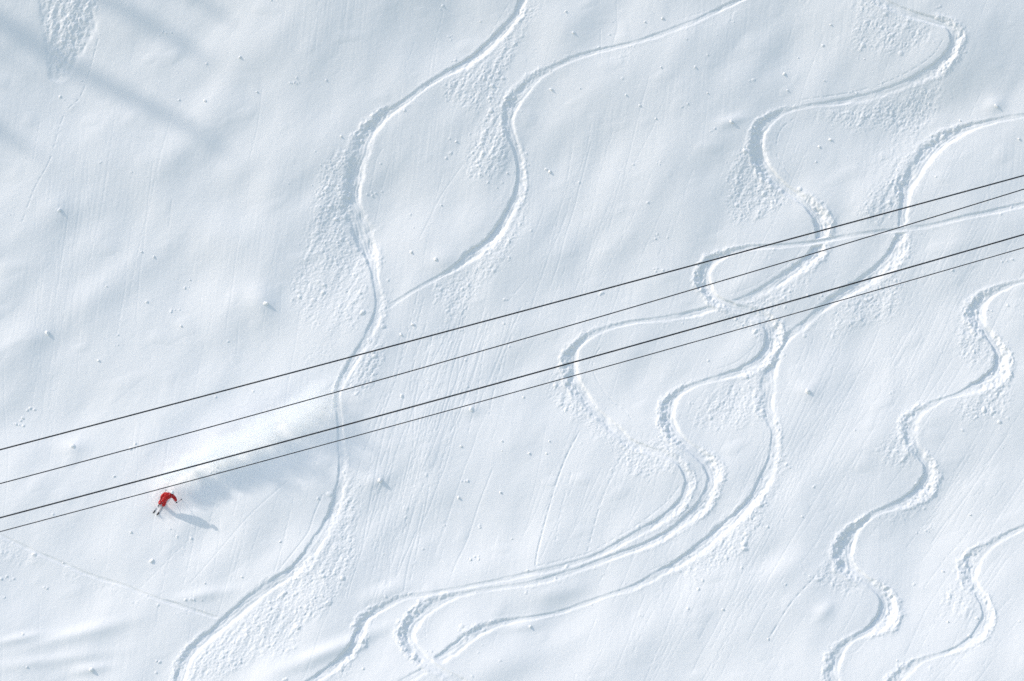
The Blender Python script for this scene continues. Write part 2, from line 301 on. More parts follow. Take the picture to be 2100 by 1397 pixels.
for dens, poly in DEB:
    xs, ys = [p[0] for p in poly], [p[1] for p in poly]
    m = (PX > min(xs)) & (PX < max(xs)) & (PY > min(ys)) & (PY < max(ys))
    x, y = PX[m], PY[m]; ins = np.zeros(x.shape, bool)
    for (xa, ya), (xb, yb) in zip(poly, poly[1:] + poly[:1]):
        if ya == yb: continue
        ins ^= ((ya > y) != (yb > y)) & (x < (xb - xa) * (y - ya) / (yb - ya) + xa)
    v = deb[m]; v[ins] = np.maximum(v[ins], dens); deb[m] = v
# soft outline drawn out into fingers down the fall line
deb = np.clip(lowpass(deb, 0.42, 0.42), 0, 1)
fingers = gn(0.55, 0.16, math.radians(66)) * 0.6 + gn(0.3) * 0.5
deb = sstep(0.12, 0.80, deb + 0.20 * fingers * sstep(0.02, 0.3, deb)) * np.clip(lowpass(deb, 0.3, 0.3) * 1.25, 0, 1)
in_track = owner > 0
deb = np.where(in_track, np.minimum(deb, 0.4), deb)
halo = np.clip(lowpass(deb, 0.9, 0.9, 0), 0, 1) * np.clip(0.45 + 0.35 * gn(0.5, 0.2, math.radians(66)), 0, 1)
rough = np.clip(np.maximum(rough, np.maximum(deb, 0.75 * halo * (~in_track))), 0, 1)
rough_s = np.clip(lowpass(rough, 0.08, 0.08), 0, 1)
# clods thrown out of the tracks
clod = np.zeros_like(base)
prob = (rough_s ** 1.2 * np.clip(0.6 + 0.7 * gn(0.3, 0.14, math.radians(66)), 0.05, 2)).ravel(); prob = np.clip(prob, 0, None)
NCL = 8500
cells = rng.choice(prob.size, NCL, p=prob / prob.sum())
rad = np.clip(rng.lognormal(math.log(0.042), 0.50, NCL), 0.03, 0.19)
def stamp(a, b_, r, hgt, ell, th):
    k = int(r * 1.5 / CELL) + 1
    if a - k < 0 or b_ - k < 0 or a + k + 1 > NX or b_ + k + 1 > NY: return
    o = np.arange(-k, k + 1) * CELL
    ju, jv = rng.uniform(-0.5, 0.5, 2) * CELL
    du, dv = (o - ju)[None, :], (o - jv)[:, None]; c, s = math.cos(th), math.sin(th)
    q = (((du * c + dv * s) / ell) ** 2 + ((-du * s + dv * c) * ell) ** 2) / (r * r)
    w = clod[b_ - k:b_ + k + 1, a - k:a + k + 1]
    np.maximum(w, hgt * np.sqrt(np.clip(1 - q, 0, None)), out=w)
for i in range(NCL):
    b_, a = divmod(int(cells[i]), NX)
    stamp(a, b_, rad[i], rad[i] * rng.uniform(0.15, 0.5), rng.uniform(0.8, 1.3), rng.uniform(0, 3.14))

# rolled-ball trails down the fall line, and little crusts on the untouched snow
def fall(x, y):
    a = math.radians(3 + 21 * (x / W) + 15 * max(0, (y - 300) / 1100) * max(0, x / W) ** 0.7)
    return -math.sin(a), math.cos(a)
def trail(x, y, L, d, w, dotted):
    pts = [P(x, y)]; run = 0; wob = random.uniform(-0.12, 0.12)
    while run < L:
        fx, fy = fall(x, y); wob += random.uniform(-0.07, 0.07); wob *= 0.9
        x += 16 * (fx + wob * fy); y += 16 * (fy - wob * fx); run += 16; pts.append(P(x, y))
    if len(pts) > 2: scratch(pts, d, w, dotted)
for i in range(480):
    x, y = random.uniform(-20, 2120), random.uniform(-40, 1380)
    keep = 0.25 + 0.75 * max(0, x / W) ** 1.2 * min(1, 0.4 + y / 1100)
    if random.random() > keep: continue
    trail(x, y, random.choice((60, 90, 140, 220, 320)), random.uniform(0.004, 0.013), random.uniform(0.034, 0.045), random.random() < 0.65)
for cx, cy, sx, sy, k, L in ((950, 650, 60, 30, 34, 200), (880, 830, 60, 50, 30, 240), (830, 1000, 60, 60, 26, 200), (1700, 800, 80, 90, 34, 260),
                             (1620, 960, 80, 60, 22, 240), (1230, 930, 90, 40, 16, 180), (2040, 960, 60, 120, 24, 240), (1980, 480, 70, 50, 20, 220), (1500, 1150, 120, 60, 26, 240),
                             (1250, 350, 60, 60, 14, 300), (110, 560, 20, 60, 14, 260), (140, 350, 25, 20, 10, 200), (100, 760, 12, 30, 10, 180), (480, 1060, 70, 60, 16, 160), (1900, 650, 60, 60, 20, 220)):
    gain = 1.6 if 780 < cx < 1000 else 0.55 if cx < 200 else 1.0
    for i in range(int(k * 1.25)):
        trail(random.gauss(cx, sx), random.gauss(cy, sy), L * random.uniform(0.4, 1.1), gain * random.uniform(0.006, 0.017), random.uniform(0.034, 0.048), random.random() < 0.65)
for i in range(170):
    x, y = random.uniform(0, 2100), random.uniform(0, 1397); u, v = P(x, y); iu, iv = idx(u, v)
    if rough_s[int(iv), int(iu)] > 0.2: continue
    for k in range(random.choice((1, 1, 1, 2, 3, 6))):
        a, b_ = int(iu + random.gauss(0, 1) + k * random.uniform(1, 4)), int(iv + random.gauss(0, 1) + k * random.uniform(-0.2, 1.6))
        r = random.uniform(0.04, 0.09); stamp(a, b_, r, r * random.uniform(0.4, 0.8), 1.0, 0)

brk = gn(0.042, 0.03, 0.6)
Z = base + relief - groove * (1 - 0.7 * np.clip(rough_s, 0, 1)) + clod * (0.35 + 0.65 * np.clip(rough_s + (rough_s < 0.2), 0, 1)) \
    + rough_s * (0.0090 * brk + 0.004 * gn(0.10, 0.06, 0.6) + 0.008 * gn(0.35, 0.08, math.radians(66)) + 0.015) + 0.0013 * gn(0.04)
# the old slide at the upper left: a sunken, crumpled tongue
slide = np.zeros_like(base)
poly = DEB[33][1]
m = (PX > 70) & (PX < 215) & (PY < 175); x, y = PX[m], PY[m]; ins = np.zeros(x.shape, bool)
for (xa, ya), (xb, yb) in zip(poly, poly[1:] + poly[:1]):
    if ya != yb: ins ^= ((ya > y) != (yb > y)) & (x < (xb - xa) * (y - ya) / (yb - ya) + xa)
slide[m] = ins; slide = lowpass(slide, 0.1, 0.1)
Z += slide * (-0.05 + 0.013 * gn(0.35, 0.12, 1.5) + 0.010 * gn(0.12))
# ease out to the plain slope at the rim
edge = np.minimum(np.minimum(UU - U0, U1 - UU), np.minimum(VV - V0, V1 - VV))
Z *= sstep(0.0, 1.6, edge)
Z += macro(VV)
def height(u, v):
    iu, iv = idx(u, v); return float(Z[int(np.clip(round(iv), 0, NY - 1)), int(np.clip(round(iu), 0, NX - 1))])

# ------------------------------------------------------------------ cut the relief into slope, tracks and broken snow
XYZ = (UU[..., None] * EU + VV[..., None] * EV + Z[..., None] * EN).reshape(-1, 3).astype(np.float32)
fown = owner[:-1, :-1].astype(np.int16)
fown[(fown == 0) & (deb[:-1, :-1] > 0.30)] = 20
fown[slide[:-1, :-1] > 0.5] = 21
ii = (np.arange(NY - 1)[:, None] * NX + np.arange(NX - 1)[None, :])
QUADS = np.stack([ii, ii + 1, ii + 1 + NX, ii + NX], -1).reshape(-1, 4); FOWN = fown.ravel()
def cut(name, ident, extra=None):
    q = QUADS[FOWN == ident]
    if not len(q): return None
    used, inv = np.unique(q, return_inverse=True); co = XYZ[used]; inv = inv.reshape(-1, 4)
    if extra is not None:
        inv = np.vstack([inv, extra[1] + len(co)]); co = np.vstack([co, extra[0].astype(np.float32)])
    me = bpy.data.meshes.new(name); me.vertices.add(len(co)); me.vertices.foreach_set("co", co.ravel())
    me.loops.add(inv.size); me.loops.foreach_set("vertex_index", inv.ravel().astype(np.int32))
    me.polygons.add(len(inv)); me.polygons.foreach_set("loop_start", (np.arange(len(inv)) * 4).astype(np.int32))
    me.update(calc_edges=True); me.validate()
    return link(name, me, SNOW)
# the slope runs on far beyond the relief
far = []; fq = []
gu = np.concatenate([np.linspace(-420, U0, 13), np.linspace(us[-1], 420, 13)]); gv = np.concatenate([np.linspace(-300, V0, 10), np.linspace(V0, vs[-1], 32)[1:-1], np.linspace(vs[-1], 380, 12)])
for v in gv:
    for u in gu: far.append(EU * u + EV * v + EN * float(macro(v)))
for j in range(len(gv) - 1):
    for i in range(len(gu) - 1):
        if i == 12 and 9 <= j < 40: continue
        a = j * len(gu) + i; fq.append((a, a + 1, a + 1 + len(gu), a + len(gu)))
tag(cut("snow_slope", 0, (np.array(far), np.array(fq))), "wide white powder snow slope of gentle swells", kind="structure")
for ident, label in (
        (1, "long ski track curving past the skier's powder cloud to the bottom edge"),
        (2, "ski track sweeping in from the top and ending at the longest track"),
        (3, "ski track starting top right and swinging far left below the cables"),
        (4, "broad ski track entering at the right edge above the cables"),
        (5, "narrow ski track running along between the upper pair of cables then looping"),
        (6, "tight wiggling ski track near the right edge"),
        (7, "short ski track in the lower right corner"),
        (9, "fresh ski track under the powder cloud behind the skier"),
        (8, "faint old traverse track crossing below the skier")):
    o = cut("ski_track", ident)
    if o: tag(o, label, kind="structure")
tag(cut("broken_snow", 20), "broken snow sprayed out beside the ski tracks", kind="stuff")
tag(cut("snow_slide", 21), "crumpled tongue of slid snow between the tree shadows", kind="structure")

# ------------------------------------------------------------------ lumps of snow lying on the slope
def lump_mesh(seed):
    r = random.Random(seed); bm = bmesh.new(); bmesh.ops.create_icosphere(bm, subdivisions=2, radius=1)
    knobs = [Vector((r.gauss(0, 1), r.gauss(0, 1), r.gauss(0, 1))).normalized() for _ in range(6)]
    for v in bm.verts:
        d = v.co.normalized(); k = 0.72 + 0.36 * max(0, max(d.dot(q) for q in knobs) - 0.55) / 0.45 + r.uniform(-0.05, 0.05)
        v.co = d * k
    me = bpy.data.meshes.new("snow_lump"); bm.to_mesh(me); bm.free(); me.materials.append(SNOW); return me
LM = [lump_mesh(i) for i in range(6)]
LUMPS = [
 (123,431,7,"snow lump on a small mound left of the soft dark hollow"),(421,206,7,"snow lump in a dent right of the tree shadow tips"),
 (492,118,5,"twin snow lump just right of the tree shadows"),(545,624,9,"big crusted snow lump at the left rim of the wide spray field"),
 (151,915,9,"pointed snow lump between the upper two cables near the left edge"),(97,683,8,"crusted snow lump above the topmost cable by the left edge"),
 (201,738,5,"snow lump above the topmost cable with a short furrow"),(46,856,5,"snow lump just above the topmost cable at the far left"),
 (372,668,5,"small snow lump midway between spray field and left edge"),(311,1151,7,"snow lump straight below the skier"),
 (966,839,9,"big snow lump just below the lowest cable at mid slope"),(780,986,8,"snow lump right of the long track level with the skier"),
 (1127,349,7,"round snow lump right of the track loop at upper middle"),(1131,183,6,"snow lump with a tail furrow inside the upper bend"),
 (1657,803,9,"snow lump on the smooth field right of the broad track"),(843,516,6,"snow lump inside the pointed oval of two tracks"),
 (893,531,8,"larger snow lump at the lower tip of the pointed oval"),(846,665,7,"snow lump right of where two tracks meet"),
 (822,685,6,"snow lump lower of the pair where two tracks meet"),(2045,217,8,"snow lump above the broad track at the right edge"),
 (1500,252,8,"snow lump left of the bend at upper right"),(1608,150,6,"flat snow lump on open snow under the top right spray"),
 (1074,814,5,"snow lump below the lowest cable left of the small bend"),(824,812,6,"snow lump between the lower two cables"),
 (1577,1310,5,"ball of snow at the end of a long rolled furrow"),(130,1154,4,"snow lump beside the faint old traverse track"),
 (270,1093,5,"snow lump below left of the skier"),(1087,1285,6,"snow lump under the thin lower bend of the broad track"),
 (188,1372,8,"snow lump on the wind ridge at the bottom left"),(1432,1209,5,"snow lump below the broad track's lower bend")]
for x, y, r, label in LUMPS:
    u, v = P(x, y); s = 0.8 * r / PPM
    o = bpy.data.objects.new("snow_lump", LM[len(bpy.data.objects) % 6]); col.objects.link(o)
    p = S2W(u, v, height(u, v) - 0.16 * s); o.location = p
    o.rotation_euler = (-ALPHA * 0 + ALPHA, random.uniform(-0.2, 0.2), random.uniform(0, 6.28)); o.scale = (s, s * random.uniform(0.7, 1), s * random.uniform(0.55, 0.75))
    tag(o, label, "snow lump", "snow lumps lying on the slope")
small = [(700,281),(527,188),(985,42),(1010,118),(810,238),(905,420),(1040,354),(848,466),(1015,300),(935,290),(1345,245),(1425,140),(1450,193),(1283,197),(1311,218),(1190,183),
         (1355,141),(1440,44),(1359,38),(1322,45),(1160,24),(1176,68),(1615,184),(1638,116),(1690,165),(1703,50),(1773,121),(1830,186),(2090,285),(1970,245),(1030,905),(1127,905),(1120,930),
         (945,915),(1030,925),(1085,930),(1050,1105),(1027,1010),(940,1020),(1645,1060),(1712,1100),(1990,1055),(1935,1170),(1945,1275),(1482,1250),(1840,1355),(2090,1275),(640,380),(315,525),
         (290,515),(300,618),(388,572),(219,587),(420,1197),(575,1112),(497,1184),(350,1085),(235,977),(10,1225),(1680,300),(1703,285),(1120,345),(1180,800),(1480,525)]
COLS = ("near the left edge", "well left of centre", "just left of centre", "just right of centre", "well right of centre", "near the right edge")
RANK = ("topmost", "second from the top", "third from the top", "fourth from the top", "fifth from the top", "sixth from the top", "seventh from the top", "eighth from the top", "ninth from the top", "tenth from the top")
zones = {}
for x, y in sorted(small, key=lambda p: p[1]):
    u, v = P(x, y); iu, iv = idx(u, v); s = random.uniform(2.2, 3.8) / PPM
    if owner[int(iv), int(iu)] or rough_s[int(iv), int(iu)] > 0.4: continue
    o = bpy.data.objects.new("snow_lump", LM[random.randrange(6)]); col.objects.link(o)
    o.location = S2W(u, v, height(u, v) - 0.10 * s); o.rotation_euler = (ALPHA, 0, random.uniform(0, 6.28))
    o.scale = (s, s * random.uniform(0.7, 1), s * random.uniform(0.6, 0.8))
    key = ("above" if y < 990 - 0.28 * x else "below", COLS[min(5, int(x // 350))]); k = zones[key] = zones.get(key, -1) + 1
    tag(o, f"tiny snow crumb {key[0]} the cables {key[1]}, {RANK[min(k, 9)]} there", "snow lump", "tiny snow crumbs on the untracked snow")

# ------------------------------------------------------------------ lift cables, hung well above the slope
STEEL, nt, b = principled("cable_steel", (0.035, 0.04, 0.045), 0.45, 0.5, 0.3)
noise_colour(nt, b, 3.0, (0.028, 0.032, 0.037), (0.06, 0.065, 0.07))
def cable(pts, depth, rad, label):
    """three measured points; the rope hangs in a shallow curve through them and runs on past both sides"""
    (x0, y0), (x1, y1), (x2, y2) = pts
    A, B, Cc = ray(x0, y0, depth * 0.99), ray(x1, y1, depth), ray(x2, y2, depth * 1.01)
    bm = bmesh.new(); rings = []
    N = 72
    for i in range(N + 1):
        t = -1.6 + 5.2 * i / N
        p = A * ((t - 1) * (t - 2) / 2) + B * (-t * (t - 2)) + Cc * (t * (t - 1) / 2)
        d = (A * ((2 * t - 3) / 2) + B * (2 - 2 * t) + Cc * ((2 * t - 1) / 2)).normalized()
        e = d.cross(Vector((0, 0, 1))).normalized(); f = e.cross(d)
        rings.append([bm.verts.new(p + (e * math.cos(k * math.pi / 4) + f * math.sin(k * math.pi / 4)) * rad) for k in range(8)])
    for a, c in zip(rings, rings[1:]):
        for k in range(8): bm.faces.new((a[k], a[(k + 1) % 8], c[(k + 1) % 8], c[k]))
    bm.faces.new(rings[0]); bm.faces.new(rings[-1][::-1])
    for fc in bm.faces: fc.smooth = True
    bm.normal_update()
    me = bpy.data.meshes.new("lift_cable"); bm.to_mesh(me); bm.free()
    tag(link("lift_cable", me, STEEL), label, "cable", "lift cables crossing above the slope")
cable([(0, 922.5), (1050, 644), (2100, 360)], 45, 0.0165, "thick dark steel lift cable, topmost of the four")
cable([(0, 992), (1050, 702), (2100, 388)], 45, 0.0122, "thin dark lift cable, second of the four from the top")
cable([(0, 1062), (1050, 778), (2100, 481)], 47, 0.0180, "thick dark steel lift cable, third of the four from the top")
cable([(0, 1090.5), (1050, 806), (2100, 508)], 47, 0.0115, "thin dark lift cable, lowest of the four, passing just above the skier")

# ------------------------------------------------------------------ spruces up the slope whose shadows reach into view
BARK, nt, b = principled("bark", (0.10, 0.07, 0.05), 0.9, 0.2); noise_colour(nt, b, 6, (0.06, 0.045, 0.03), (0.14, 0.10, 0.07))
NEEDLE, nt, b = principled("needles", (0.04, 0.07, 0.035), 0.8, 0.2); noise_colour(nt, b, 3, (0.03, 0.055, 0.03), (0.07, 0.10, 0.05))
def spruce(tip_px, h, rad, label, seed):
    r = random.Random(seed)
    k = math.cos(ALPHA) / math.tan(SUN_EL)
    tu, tv = P(*tip_px)
    bu, bv = tu - h * k * SUN_A, tv - h * (math.sin(ALPHA) - k * SUN_B)
    root = empty("spruce_tree", Matrix.Translation(S2W(bu, bv, -0.1)))
    tag(root, label, "tree", "spruces standing upslope outside the frame")
    bm = bmesh.new(); bmesh.ops.create_cone(bm, segments=9, radius1=0.28, radius2=0.03, depth=h, cap_ends=True, matrix=Matrix.Translation((0, 0, h / 2 - 0.6)))
    me = bpy.data.meshes.new("trunk"); bm.to_mesh(me); bm.free(); link("trunk", me, BARK, root)
    bm = bmesh.new(); z = h * 0.08
    while z < h - 0.3:
        f = 1 - z / h; R = rad * (0.15 + f) * 0.9; nb = 9 + int(7 * f)
        for i in range(nb):
            a = 2 * math.pi * (i + r.random()) / nb; L = R * r.uniform(0.7, 1.1); dz = -0.25 * L; w = 0.24 * L + 0.12
            c, s = math.cos(a), math.sin(a)
            pts = [(0.05, 0, 0.1), (0.45 * L, w, 0.02), (L, 0, dz), (0.45 * L, -w, 0.02), (0.5 * L, 0, 0.22)]
            vv = [bm.verts.new((x * c - y * s, x * s + y * c, z + q)) for x, y, q in pts]
            for t in ((0, 3, 4), (3, 2, 4), (2, 1, 4), (1, 0, 4), (0, 1, 2, 3)): bm.faces.new([vv[q] for q in t])
        z += 0.30 + 0.35 * f
    me = bpy.data.meshes.new("crown"); bm.to_mesh(me); bm.free(); link("crown", me, NEEDLE, root)
spruce((512, 182), 31, 3.1, "tall spruce throwing the middle shadow streak at the upper left", 1)
spruce((510, 338), 33, 2.8, "tall spruce throwing the longest shadow streak at the upper left", 2)
spruce((585, 122), 30, 3.0, "spruce throwing the topmost shadow streak at the upper left", 3)
spruce((120, 345), 30, 2.6, "spruce throwing the short lower shadow streak at the left edge", 4)
spruce((115, 185), 32, 3.0, "spruce shading the left edge beside the slid snow", 5)

# ------------------------------------------------------------------ the skier
def PT(x, y, n):
    """measured point at height n above the snow under it -> world"""
    u, v = P(x, y, n); u, v = P(x, y, n + height(u, v) - float(macro(v)))
    return S2W(u, v, n + height(u, v))
RED, nt, b = principled("red_suit", (0.42, 0.008, 0.010), 0.65, 0.3)
nz = noise_colour(nt, b, 30.0, (0.44, 0.006, 0.008), (0.56, 0.010, 0.012))
v1 = nt.nodes.new("ShaderNodeTexNoise"); v1.inputs["Scale"].default_value = 17; v1.inputs["Detail"].default_value = 2
rp = nt.nodes.new("ShaderNodeValToRGB"); rp.color_ramp.elements[0].position = 0.66; rp.color_ramp.elements[1].position = 0.70
mx = nt.nodes.new("ShaderNodeMixRGB"); mx.inputs[2].default_value = (0.85, 0.86, 0.88, 1)
tc = nt.nodes.new("ShaderNodeTexCoord"); nt.links.new(tc.outputs["Object"], v1.inputs["Vector"]); nt.links.new(v1.outputs[0], rp.inputs[0])
nt.links.new(rp.outputs[0], mx.inputs[0]); nt.links.new(b.inputs["Base Color"].links[0].from_socket, mx.inputs[1]); nt.links.new(mx.outputs[0], b.inputs["Base Color"])
fb = nt.nodes.new("ShaderNodeTexNoise"); fb.inputs["Scale"].default_value = 9; fb.inputs["Detail"].default_value = 3; nt.links.new(tc.outputs["Object"], fb.inputs["Vector"])
bp = nt.nodes.new("ShaderNodeBump"); bp.inputs["Strength"].default_value = 0.8; bp.inputs["Distance"].default_value = 0.06; nt.links.new(fb.outputs[0], bp.inputs["Height"]); nt.links.new(bp.outputs[0], b.inputs["Normal"])
WHITE, nt, b = principled("helmet_white", (0.80, 0.81, 0.82), 0.3, 0.5); noise_colour(nt, b, 8, (0.78, 0.79, 0.80), (0.84, 0.84, 0.84))
DARK, nt, b = principled("dark_plastic", (0.03, 0.03, 0.035), 0.45, 0.5); noise_colour(nt, b, 20, (0.02, 0.02, 0.024), (0.05, 0.05, 0.055))
SKIN, nt, b = principled("skin", (0.55, 0.36, 0.27), 0.6, 0.4); noise_colour(nt, b, 15, (0.5, 0.32, 0.24), (0.6, 0.4, 0.3))
BOOT, nt, b = principled("boot_shell", (0.5, 0.5, 0.52), 0.5, 0.4); noise_colour(nt, b, 9, (0.42, 0.43, 0.45), (0.62, 0.62, 0.63))
SKIT, nt, b = principled("ski_deck", (0.45, 0.45, 0.47), 0.4, 0.5); noise_colour(nt, b, 5, (0.34, 0.35, 0.37), (0.58, 0.58, 0.6))
SKI, nt, b = principled("ski_top", (0.10, 0.10, 0.12), 0.35, 0.5); noise_colour(nt, b, 4, (0.035, 0.038, 0.045), (0.09, 0.09, 0.10), 0.5, 0.62)
POLE, nt, b = principled("pole_metal", (0.45, 0.25, 0.25), 0.35, 0.5, 0.4); noise_colour(nt, b, 5, (0.30, 0.10, 0.11), (0.40, 0.20, 0.20))

def skinned(name, joints, edges, root, mat, parent, inv, sub=2):
    me = bpy.data.meshes.new(name); names = list(joints)
    me.from_pydata([tuple(inv @ joints[k][0]) for k in names], [(names.index(a), names.index(c)) for a, c in edges], [])
    o = link(name, me, mat, parent)
    o.modifiers.new("skin", 'SKIN'); o.modifiers.new("round", 'SUBSURF'); o.modifiers["round"].levels = sub; o.modifiers["round"].render_levels = sub
    o.modifiers["skin"].use_smooth_shade = True
    for i, k in enumerate(names):
        sv = me.skin_vertices[0].data[i]; sv.radius = (joints[k][1],) * 2; sv.use_root = (k == root)
    return o
base_pt = PT(328, 1040, 0.0)
FR = Matrix((( E_U.x, E_V.x, E_N.x), (E_U.y, E_V.y, E_N.y), (E_U.z, E_V.z, E_N.z))).to_4x4()
person = empty("person", Matrix.Translation(base_pt) @ FR)
tag(person, "skier in a red suit and white helmet leaning low into a powder turn", "person")
INV = (Matrix.Translation(base_pt) @ FR).inverted()
J = {"hip": (PT(335, 1025, 0.74), 0.20), "belly": (PT(339, 1020.5, 0.90), 0.20), "chest": (PT(343.5, 1017, 1.04), 0.27), "neck": (PT(349, 1013.5, 1.20), 0.10), "crown": (PT(352, 1011.5, 1.30), 0.08),
     "sho_l": (PT(353, 1016, 1.10), 0.16), "elb_l": (PT(358.6, 1022, 0.96), 0.14), "wri_l": (PT(361.2, 1028.8, 0.80), 0.10),
     "sho_r": (PT(337.5, 1013.5, 1.12), 0.16), "elb_r": (PT(331.5, 1018, 0.97), 0.10), "wri_r": (PT(330, 1025, 0.86), 0.07),
     "hip_r": (PT(331, 1026.5, 0.70), 0.165), "kne_r": (PT(328, 1032.5, 0.52), 0.145), "ank_r": (PT(327, 1031, 0.14), 0.09),
     "hip_l": (PT(338, 1028, 0.68), 0.165), "kne_l": (PT(335, 1036.5, 0.48), 0.145), "ank_l": (PT(334.5, 1035, 0.14), 0.09)}
skinned("body", J, [("hip", "belly"), ("belly", "chest"), ("chest", "neck"), ("neck", "crown"), ("chest", "sho_l"), ("sho_l", "elb_l"), ("elb_l", "wri_l"),
        ("chest", "sho_r"), ("sho_r", "elb_r"), ("elb_r", "wri_r"), ("hip", "hip_r"), ("hip_r", "kne_r"), ("kne_r", "ank_r"), ("hip", "hip_l"), ("hip_l", "kne_l"), ("kne_l", "ank_l")], "hip", RED, person, INV)
# head: face forward over the turn, towards the lower right
hc = INV @ PT(353, 1010.6, 1.36); fwd = Vector((0.5, -0.70, 0.42)).normalized(); upv = Vector((0.2, 0.5, 0.8)); upv = (upv - fwd * upv.dot(fwd)).normalized(); rgt = fwd.cross(upv)
HM = Matrix(((rgt.x, fwd.x, upv.x, hc.x), (rgt.y, fwd.y, upv.y, hc.y), (rgt.z, fwd.z, upv.z, hc.z), (0, 0, 0, 1)))
def headpart(name, mat, fn, cut=None):
    bm = bmesh.new(); bmesh.ops.create_uvsphere(bm, u_segments=24, v_segments=16, radius=1)
    if cut: bmesh.ops.delete(bm, geom=[v for v in bm.verts if not cut(v.co)], context='VERTS')
    for v in bm.verts: v.co = HM @ fn(v.co)
    for f in bm.faces: f.smooth = True
    me = bpy.data.meshes.new(name); bm.to_mesh(me); bm.free(); return link(name, me, mat, person)
def face(c):
    p = Vector((c.x * 0.085, c.y * 0.105, c.z * 0.128))
    if c.y > 0.8 and -0.35 < c.z < 0.2 and abs(c.x) < 0.25: p.y += 0.022          # nose
    if c.y > 0.7 and -0.55 < c.z < -0.42 and abs(c.x) < 0.35: p.y -= 0.006        # mouth
    if c.z < -0.4: p.x *= 0.86
    return p
headpart("head", SKIN, face)
helmet = headpart("helmet", WHITE, lambda c: Vector((c.x * 0.128, c.y * 0.150, c.z * 0.145 + 0.020)), lambda c: c.z > -0.1 or (c.y < 0.2 and c.z > -0.62))
sm = helmet.modifiers.new("shell", 'SOLIDIFY'); sm.thickness = 0.015
gog = headpart("goggles", DARK, lambda c: Vector((c.x * 0.116, c.y * 0.150, c.z * 0.12 + 0.01)), lambda c: c.y > 0.35 and -0.42 < c.z < 0.22)
gm = gog.modifiers.new("shell", 'SOLIDIFY'); gm.thickness = 0.02
strap = headpart("goggle_strap", DARK, lambda c: Vector((c.x * 0.136, c.y * 0.158, c.z * 0.145 + 0.020)), lambda c: c.y < 0.6 and -0.2 < c.z < 0.28)
strap.parent = helmet
# gloves with five bent fingers closed on the poles
def glove(wrist, elbow, axis):
    w, e, ax = INV @ wrist, INV @ elbow, axis.normalized()
    d = (w - e).normalized(); a = (ax - d * ax.dot(d)).normalized(); nn = d.cross(a)
    jj = {"w": (w - d * 0.02, 0.045), "p": (w + d * 0.06, 0.042)}; ed = [("w", "p")]
    for k, (off, ln) in enumerate(((-0.036, 0.85), (-0.012, 1.0), (0.012, 0.95), (0.036, 0.78))):
        b0 = w + d * 0.08 + a * off
        jj[f"a{k}"] = (b0, 0.016); jj[f"b{k}"] = (b0 + d * 0.035 * ln + nn * 0.012, 0.014); jj[f"c{k}"] = (b0 + d * 0.03 * ln + nn * 0.045, 0.012); jj[f"d{k}"] = (b0 + nn * 0.055, 0.011)
        ed += [("p", f"a{k}"), (f"a{k}", f"b{k}"), (f"b{k}", f"c{k}"), (f"c{k}", f"d{k}")]
    jj["t0"] = (w + d * 0.045 - a * 0.045, 0.016); jj["t1"] = (w + d * 0.075 - a * 0.05 + nn * 0.035, 0.014); jj["t2"] = (w + d * 0.09 - a * 0.02 + nn * 0.06, 0.012)
    ed += [("p", "t0"), ("t0", "t1"), ("t1", "t2")]
    jj = {k: (FW @ q, r) for k, (q, r) in jj.items()}
    return skinned("glove", jj, ed, "w", DARK, person, INV, 1), FW @ (w + d * 0.085 + nn * 0.03)
FW = INV.inverted()
tipL, tipR = PT(372.5, 1024, 0.0), PT(341, 1004, 0.05)
gl, gripL = glove(J["wri_l"][0], J["elb_l"][0], INV.to_3x3() @ (tipL - J["wri_l"][0]))
gr, gripR = glove(J["wri_r"][0], J["elb_r"][0], INV.to_3x3() @ (tipR - J["wri_r"][0]))
def loft(bm, pts, rads, seg=8):
    rings = []
    for i, p in enumerate(pts):
        d = (pts[min(i + 1, len(pts) - 1)] - pts[max(i - 1, 0)]).normalized(); e = d.orthogonal().normalized(); f = d.cross(e)
        rings.append([bm.verts.new(p + (e * math.cos(k * 2 * math.pi / seg) + f * math.sin(k * 2 * math.pi / seg)) * rads[i]) for k in range(seg)])
    for a, c in zip(rings, rings[1:]):
        for k in range(seg): bm.faces.new((a[k], a[(k + 1) % seg], c[(k + 1) % seg], c[k]))
    bm.faces.new(rings[0][::-1]); bm.faces.new(rings[-1])
def pole(grip, tip, label):
    d = (tip - grip).normalized(); root = empty("ski_pole", Matrix.Translation(tip)); tag(root, label, "ski pole", "the skier's poles"); o = tip
    for name, pts, rr, mat in (("shaft", [grip, tip], [0.013, 0.011], POLE), ("grip", [grip - d * 0.07, grip - d * 0.05, grip + d * 0.07], [0.012, 0.019, 0.016], DARK),
                               ("basket", [tip - d * 0.085, tip - d * 0.075, tip - d * 0.07], [0.012, 0.045, 0.012], DARK)):
        bm = bmesh.new(); loft(bm, [p - o for p in pts], rr); bm.normal_update(); me = bpy.data.meshes.new(name); bm.to_mesh(me); bm.free(); link(name, me, mat, root)
pole(gripL, tipL, "slim ski pole held out beside the skier over the shaded snow")
pole(gripR, tipR, "ski pole trailing behind the skier in the powder spray")
